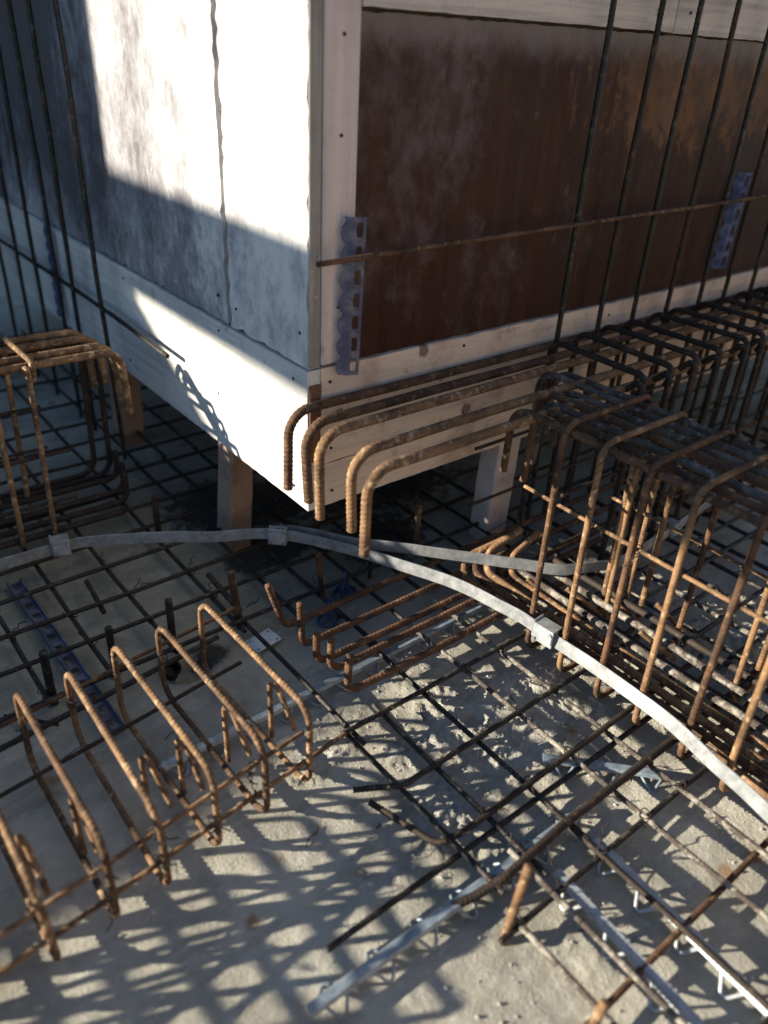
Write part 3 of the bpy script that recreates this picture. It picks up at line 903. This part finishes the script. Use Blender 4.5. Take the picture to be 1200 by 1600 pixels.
# ------------------------------------------------------------------ far beam cage at the left
lb = root('beam_cage', (-.2, .54, 0), 'shaded beam cage with orange hooked bar ends at the left edge', 'rebar cage')
for y, x, z, d in [(.814, -.160, .505, .16), (.774, -.142, .498, .13), (.680, -.140, .505, .175), (.640, -.135, .500, .176)]:
    bar('top_bar', [(x + .012, y + .01, z - d), (x, y, z), (-1.5, y + .02, z)], .0095, 'rust', lb, bend=.05, lod=dict(pitch=.0100, per=5, sides=9, ribs=.14))
for y, x, t_ in [(.80, -.128, .15), (.72, -.140, .15), (.66, -.158, .15), (.61, -.19, .08)]:
    bar('bottom_bar', [(x, y, t_), (x, y, .066), (-1.5, y + .02, .066)], .0088, 'rust_dark', lb, bend=.03, lod=MD)
for y, x in ((.845, -.13), (.875, -.165)):
    bar('hairpin_bar', [(-1.2, y, .47), (x + .01, y + .01, .46), (x, y, .060), (-1.2, y, .060)], .008, 'rust_dark', lb, bend=.05, lod=MD)
stl = stirrup_mesh(.605 - .54, .83 - .54, .035, .520, .0068, 'x', bend=.036, tail=.05, lod=MD)
for k, x in enumerate([-.372, -.452, -.56, -.66, -.76, -.86, -.96, -1.06, -1.16, -1.26]):
    put('stirrup', stl, M['rust'] if k < 2 else M['rust_brown'], lb, loc=(x + .2, 0, 0), rot=(0, random.uniform(-.03, .03), random.uniform(-.04, .04)))
for y, z in [(.615, .28), (.82, .32), (.82, .2), (.615, .15)]:
    bar('side_bar', [(-.30, y, z), (-1.4, y, z)], .0044, 'rust_dark', lb, lod=LO)

# ------------------------------------------------------------------ wall bars
n_word = ['nearest the corner', 'second from the corner', 'third from the corner', 'fourth from the corner', 'fifth from the corner', 'sixth from the corner', 'seventh from the corner']
for k, (x, lean) in enumerate([(.705, -.004), (.858, .014), (1.003, .010), (1.160, .004), (1.321, .002), (1.452, 0), (1.605, 0)]):
    me = sweep([(0, 0, .04), (lean, .004, 2.3)], .0066, wob=.0012, **MD)
    o = put('wall_bar', me, M['rust_dark'] if k % 2 else M['mill'], loc=(x, -.040, 0))
    tag(o, 'upright dark ribbed bar before the brown panel, ' + n_word[k], 'rebar', 'upright bars along the brown face')
for k, (y, lean) in enumerate([(.945, .10), (1.185, .02), (1.310, .08), (1.54, -.02), (1.74, -.02), (1.96, -.04)]):
    me = sweep([(0, 0, .04), (0, lean, 2.3)], .0066, wob=.0012, **MD)
    o = put('wall_bar', me, M['mill'], loc=(-.05, y, 0))
    tag(o, 'upright dark ribbed bar before the shaded left face, ' + n_word[k], 'rebar', 'upright bars along the left face')
o = put('horizontal_rod', sweep([(0, 0, .852), (.6, 0, .860), (3.0, .005, .885)], .0052, wob=.001, **MD), M['rust_brown'], loc=(-.02, -.056, 0))
tag(o, 'thin rusty rod lying level across the brown panel', 'rebar')
o = put('horizontal_rod', sweep([(0, 0, .487), (0, .35, .500), (0, 1.9, .490)], .0062, bend=.3, wob=.001, **MD), M['mill'], loc=(-.040, .575, 0))
tag(o, 'dark level rod along the planks of the left face', 'rebar')

# ------------------------------------------------------------------ starter stubs
for (x, y, h, lean, r, m_, lab) in [
    (-.139, .076, .170, (-.012, .01), .0085, 'rust_brown', 'short rusty starter bar standing behind the rightmost small stirrup'),
    (-.136, .521, .150, (0, 0), .0085, 'rust_dark', 'short dark starter bar just behind the strap left of the post'),
    (-.299, .092, .152, (0, 0), .0080, 'rust_dark', 'short starter bar standing just behind the second small stirrup'),
    (-.568, .082, .150, (.0, -.006), .0085, 'mill', 'short dark starter bar at the end of the violet floor spacer'),
    (-.432, .096, .134, (0, 0), .0078, 'mill', 'short dark starter bar behind the third small stirrup from the right'),
    (.087, .070, .145, (-.012, .0), .0070, 'rust_brown', 'thin leaning starter bar just below the strap fork'),
    (.403, .081, .165, (0, 0), .0080, 'rust', 'short rusty starter bar in the dark under the formwork corner'),
    (.23, .06, .12, (0, 0), .0045, 'rust_dark', 'thin wire-like stub in the dark beneath the longest hook'),
    (-.188, -.822, .165, (.036, .006), .0070, 'rust', 'slanting tan starter bar beside the loose bar end, lower middle'),
    (-.226, -1.000, .105, (.045, .006), .0070, 'rust', 'slanting tan starter bar cut off by the lower edge')]:
    me = sweep([(0, 0, .0), (lean[0], lean[1], h)], r, **HI)
    o = put('starter_bar', me, M[m_], loc=(x, y, floor_z(x, y) - .01))
    tag(o, lab, 'rebar', 'starter bars standing on the slab')
o = put('loose_bar', sweep([(0, 0, 0), (.30, .13, .004)], .006, **HI), M['mill'], loc=(-.66, .09, .012), rot=(0, 0, -1.25))
o.scale = (.35, .35, 1)
tag(o, 'short loose offcut of bar on the floor by the violet spacer', 'rebar')

# ------------------------------------------------------------------ galvanised earthing strap and clamps
def catmull(P, n=14):
    P = [np.array(p, float) for p in P]
    P = [2 * P[0] - P[1]] + P + [2 * P[-1] - P[-2]]
    out = []
    for k in range(1, len(P) - 2):
        for i_ in range(n):
            t = i_ / n
            out.append(.5 * ((2 * P[k]) + (-P[k - 1] + P[k + 1]) * t + (2 * P[k - 1] - 5 * P[k] + 4 * P[k + 1] - P[k + 2]) * t * t + (-P[k - 1] + 3 * P[k] - 3 * P[k + 1] + P[k + 2]) * t ** 3))
    out.append(P[-2])
    return np.array(out)
def strap(name, P, h, th, label, tilt):
    C_ = catmull(P)
    q = np.linspace(0, len(P), len(C_))
    C_[:, 2] += .0022 * np.sin(q * 2.3 + 1) + .0012 * np.sin(q * 5.1)
    C_[:, 1] += .0020 * np.sin(q * 3.7) + .001 * np.sin(q * 7.9)
    Tn = np.gradient(C_, axis=0)
    Tn[:, 2] = 0
    Tn /= np.linalg.norm(Tn, axis=1)[:, None]
    S_ = np.stack([-Tn[:, 1], Tn[:, 0], 0 * Tn[:, 0]], 1)
    tl = (np.interp(np.linspace(0, 1, len(C_)), np.linspace(0, 1, len(tilt)), tilt) + .06 * np.sin(q * 1.9))[:, None]
    U = np.cos(tl) * np.array([0, 0, 1.0]) + np.sin(tl) * S_
    W = np.cos(tl) * S_ - np.sin(tl) * np.array([0, 0, 1.0])
    e = .0006
    prof = [(-th / 2, -h / 2 + e), (-th / 2 + e, -h / 2), (th / 2 - e, -h / 2), (th / 2, -h / 2 + e), (th / 2, h / 2 - e), (th / 2 - e, h / 2), (-th / 2 + e, h / 2), (-th / 2, h / 2 - e)]
    V = np.concatenate([(C_ + W * a + U * b)[:, None, :] for a, b in prof], 1).reshape(-1, 3)
    m, n = 8, len(C_)
    i_ = np.arange(n - 1)[:, None] * m
    j_ = np.arange(m)[None]
    j2 = (j_ + 1) % m
    F = np.stack([i_ + j_, i_ + m + j_, i_ + m + j2, i_ + j2], -1).reshape(-1, 4)
    base = C_[0].copy()
    base[2] = 0
    me = quad_mesh(name, V - base, F, smooth=False)
    o = put(name, me, M['galv'], loc=tuple(base))
    return tag(o, label, 'strap')
SZ = .115
strap('earthing_strap', [(-.80, .52, .080), (-.532, .512, .085), (-.393, .500, .086), (-.299, .462, .092), (-.118, .338, .106), (.047, .212, SZ + .002), (.174, .040, SZ), (.274, -.17, SZ), (.312, -.342, SZ), (.322, -.467, SZ), (.322, -.68, SZ), (.303, -.834, SZ), (.278, -.97, SZ), (.22, -1.2, SZ)], .030, .0035, 'bright galvanised strap sweeping across the mesh from left edge to lower right', [0, 0, .02, .05, .1, .15, .2, .25, .25, .2])
strap('earthing_strap', [(.035, .228, SZ), (.10, .208, SZ), (.196, .075, SZ), (.39, -.143, SZ + .002), (.52, -.278, SZ), (.613, -.341, SZ), (.715, -.361, SZ + .002), (.923, -.351, SZ + .006), (1.136, -.333, SZ + .006), (1.6, -.31, SZ + .006)], .030, .0035, 'galvanised strap branch curving back through the cage legs under the corner', [0, .03, .05, .08, .05, 0, 0])

def bolt(parent, loc, rot, r=.0045, h=.004, mat='galv'):
    bm = bmesh.new()
    bmesh.ops.create_cone(bm, cap_ends=True, segments=6, radius1=r, radius2=r * .93, depth=h)
    me = bpy.data.meshes.new('bolt')
    bm.to_mesh(me)
    bm.free()
    return put('bolt', me, M[mat], parent, loc=loc, rot=rot)

def clamp(loc, heading, w, label, kind):
    """two small plates bolted over the strap; local x along the strap, -y to the viewer"""
    t = root('strap_clamp', loc, label, 'clamp', 'clamps on the earthing strap')
    t.rotation_euler = (kind.get('pitch', 0), 0, heading)
    h = kind.get('h', .044)
    put('front_plate', box_mesh((-w / 2, -.0085, -h / 2), (w / 2, -.0045, h / 2), .0012), M['galv_dull'], t)
    put('back_plate', box_mesh((-w / 2, .0045, -h / 2), (w / 2, .0085, h / 2), .0012), M['galv_dull'], t)
    put('raised_band', box_mesh((-w / 2 + .001, -.0112, -h * .26), (w / 2 - .001, -.0086, h * .26), .0014), M['galv_dull'], t)
    for sx in (-1, 1):
        for sz in (-1, 1):
            if kind.get('two') and sx != sz:
                continue
            bolt(t, (sx * (w / 2 - .007), -.0105, sz * (h / 2 - .0065)), (math.pi / 2, 0, 0))
    if kind.get('lip'):
        put('folded_lip', box_mesh((-w / 2, -.010, h / 2 - .001), (w / 2, .024, h / 2 + .003), .001), M['galv'], t)
        put('side_lip', box_mesh((-w / 2 - .003, -.008, -h / 2 + .006), (-w / 2 + .0015, .026, h / 2 + .006), .001), M['galv'], t)
    return t
def head(a, b):
    return math.atan2(b[1] - a[1], b[0] - a[0])
clamp((-.394, .497, .088), head((-.532, .512), (-.299, .462)) , .040, 'small steel clamp with folded lip on the strap at the far-left cage', dict(two=True, lip=True, h=.040))
clamp((.047, .208, SZ + .003), head((-.128, .325), (.174, .04)), .046, 'square four-bolt clamp plate where the strap forks below the corner', dict(h=.046))
clamp((.316, -.440, SZ), head((.312, -.342), (.322, -.467)), .052, 'sunlit clamp with folded lip tying the strap to the tall cage', dict(two=True, lip=True, h=.042))
clamp((.925, -.353, SZ + .006), head((.715, -.361), (1.136, -.333)), .036, 'small clamp on the strap branch deep behind the cage legs', dict(two=True, lip=True, h=.036))

# ------------------------------------------------------------------ small litter
def litter(name, pts, r, mat, loc, label, cat):
    o = put(name, sweep(pts, r, bend=.012, ribs=0, sides=5, pitch=.004), M[mat], loc=loc)
    return tag(o, label, cat)
litter('wire_scrap', [(0, 0, .002), (.02, .012, .003), (.035, .002, .002), (.04, -.018, .002)], .0009, 'rust_dark', (-.43, -.14, 0), 'curled scrap of tie wire on the floor between two small stirrups', 'wire')
litter('wire_scrap', [(0, 0, .002), (.03, .008, .002), (.05, .004, .002)], .0009, 'rust_dark', (-.60, -.07, 0), 'straight scrap of tie wire on the floor left of the violet spacer', 'wire')
litter('wire_scrap', [(0, 0, .002), (.012, .01, .006), (.03, .0, .003), (.042, .02, .002)], .0010, 'rust_dark', (-.09, .13, 0), 'bent scrap of tie wire on the shaded floor behind the perforated plate', 'wire')
litter('nail', [(0, 0, .003), (.012, .003, .003)], .0016, 'black', (-.22, -.545, .001), 'tiny dark nail on the open floor below the hooked mesh bar', 'nail')
pipe = root('pipe_stub', (-.345, .045, -.025), 'short black plastic pipe stub in the hollow of the floor', 'pipe')
bm = bmesh.new()
for r_, z0, z1 in ((.020, 0, .055), (.017, 0, .055)):
    pass
ring_v = []
for r_, z in ((.020, 0), (.020, .055), (.0165, .055), (.0165, 0.005)):
    ring_v.append([bm.verts.new((r_ * math.cos(k / 16 * 2 * math.pi), r_ * math.sin(k / 16 * 2 * math.pi), z)) for k in range(16)])
for a in range(3):
    for k in range(16):
        bm.faces.new((ring_v[a][k], ring_v[a][(k + 1) % 16], ring_v[a + 1][(k + 1) % 16], ring_v[a + 1][k]))
bm.faces.new(ring_v[3])
me = bpy.data.meshes.new('pipe')
bm.to_mesh(me)
bm.free()
put('tube', me, M['black'], pipe, rot=(.5, .2, 0))

# ------------------------------------------------------------------ blockers added at the left to shape sun and sky light
XR = -4.0
rp = root('sun_blocker_ramp', (XR - .3, 2.0, 0), 'unseen ramp-shaped blocker added to cast the slanting shadow edge', 'ramp')  # added blocker, its top line shaped to the slanting shadow edge
RY = [.758, 1.372, 1.528, 1.734, 2.696, 2.85, 3.188]
RZ = [.70, 1.085, 1.185, 1.260, 1.705, 1.79, 2.02]
def blocker_top_z(y):
    return float(np.interp(y, RY, RZ))
b = np.array(rp.location)
for xa, xb_ in ((XR - .03, XR), (XR - .6, XR - .57)):
    top = [(y - b[1], blocker_top_z(y) - .027) for y in reversed(RY)]
    put('blocker_side', extrude_poly([(RY[0] - b[1], -.06), (RY[-1] - b[1], -.06)] + top, 0, xa - b[0], xb_ - b[0]), M['board_y'], rp)
n = 18
for k in range(n):
    ya, yb = RY[0] + (RY[-1] - RY[0]) * k / n, RY[0] + (RY[-1] - RY[0]) * (k + 1) / n - .006
    V = []
    for x in (XR - .61, XR + .005):
        for (y, dz) in ((ya, 0), (yb, 0), (yb, -.025), (ya, -.025)):
            V.append((x - b[0], y - b[1], blocker_top_z(y) + dz))
    put('blocker_deck', raw_mesh('deck', V, [(0, 1, 2, 3), (7, 6, 5, 4), (0, 4, 5, 1), (1, 5, 6, 2), (2, 6, 7, 3), (3, 7, 4, 0)], smooth=False), M['board_x'], rp)
gd = root('sun_blocker_rail', (XR - .02, 1.7, 0), 'unseen plank blocker added to cast the level shadow band', 'guard rail')  # added blocker for the level shadow band on the left face
board('blocker_rail', (XR - .030, .2, 1.945), (XR - .002, 3.18, 2.092), 'board_y', gd)
board('blocker_rail', (XR - .031, .2, 2.093), (XR - .003, 3.18, 2.240), 'board_y', gd)
board('blocker_rail_post', (XR - .10, .14, -.06), (XR - .034, .2, 2.3), 'post', gd)
sh = root('light_blocker_screen', (XR - .02, 3.6, 0), 'unseen tall panel blocker added to shade the far left face', 'formwork')  # added blocker that shades the far part of the left face
board('panel', (XR - .030, 3.190, -.06), (XR, 4.13, 3.7), 'panel_brown', sh)
board('panel', (XR - .030, 4.132, -.06), (XR - .001, 7.4, 2.46), 'panel_brown', sh)
for y in (3.24, 3.65, 4.06):
    board('stud', (XR - .11, y - .03, -.06), (XR - .032, y + .03, 3.68), 'post', sh)

sk = root('sun_blocker_stack', (-1.78, -.8, 0), 'unseen stack of boards added to shade the near floor', 'boards')  # added blocker that keeps sun off part of the near floor
for k in range(16):
    j = random.uniform(-.006, .006)
    board('blocker_board', (-1.95 + j, -1.7 + j, -.06 + k * .0305), (-1.625 + j * .3, -.10 + j * .5, -.06 + k * .0305 + .029), 'board_y', sk)
fs = root('light_blocker_screen', (-1.0, 2.98, 0), 'panel wall added to keep sky light off the left floor', 'formwork')  # added to cut sky light and darken the left floor
for k in range(4):
    board('panel', (-1.96 + k * .49, 2.96, -.06), (-1.96 + k * .49 + .486, 2.99, 2.4), 'panel_brown', fs)

# unseen plank box added behind the camera to bounce warm sunlight
f2 = root('formwork_box', (1.2, -3.6, 0), 'unseen yellow plank box added behind the camera as warm bounce reflector', 'formwork')
M['bounce_plank'] = wood('yellow_bounce_plank', 0, (.58, .43, .27), (.34, .21, .11), (.50, .37, .24), .4, .3, 23)
for k in range(9):
    board('plank', (-1.4, -3.02, .02 + k * .20), (4.4, -2.99, .02 + k * .20 + .196), 'bounce_plank', f2)
board('panel', (-1.4, -5.0, .02), (-1.37, -3.022, 1.82), 'bounce_plank', f2)
board('panel', (4.37, -5.0, .02), (4.4, -3.022, 1.82), 'bounce_plank', f2)
board('lid', (-1.42, -5.0, 1.822), (4.42, -2.98, 1.85), 'bounce_plank', f2)

for k, (x, y, a) in enumerate([(-.34, -.50, .4), (-.05, -.92, 2.1), (.02, -.40, 1.2), (-.52, .22, .2), (-.22, .34, 2.6)]):
    lab = ['short wire offcut among the grid of shadows left of the loose bar', 'short wire offcut on the bright floor right of the slanting stub', 'short wire offcut on the rough crust in the mesh centre', 'short wire offcut under the mesh beside the violet strip', 'short wire offcut on the dim floor left of the timber post'][k]
    o = litter('wire_offcut', [(0, 0, .002), (.018, .004, .004), (.034, -.003, .002), (.046, .004, .003)], .0011, 'rust_dark', (x, y, floor_z(x, y)), lab, 'wire')
    o.rotation_euler = (0, 0, a)
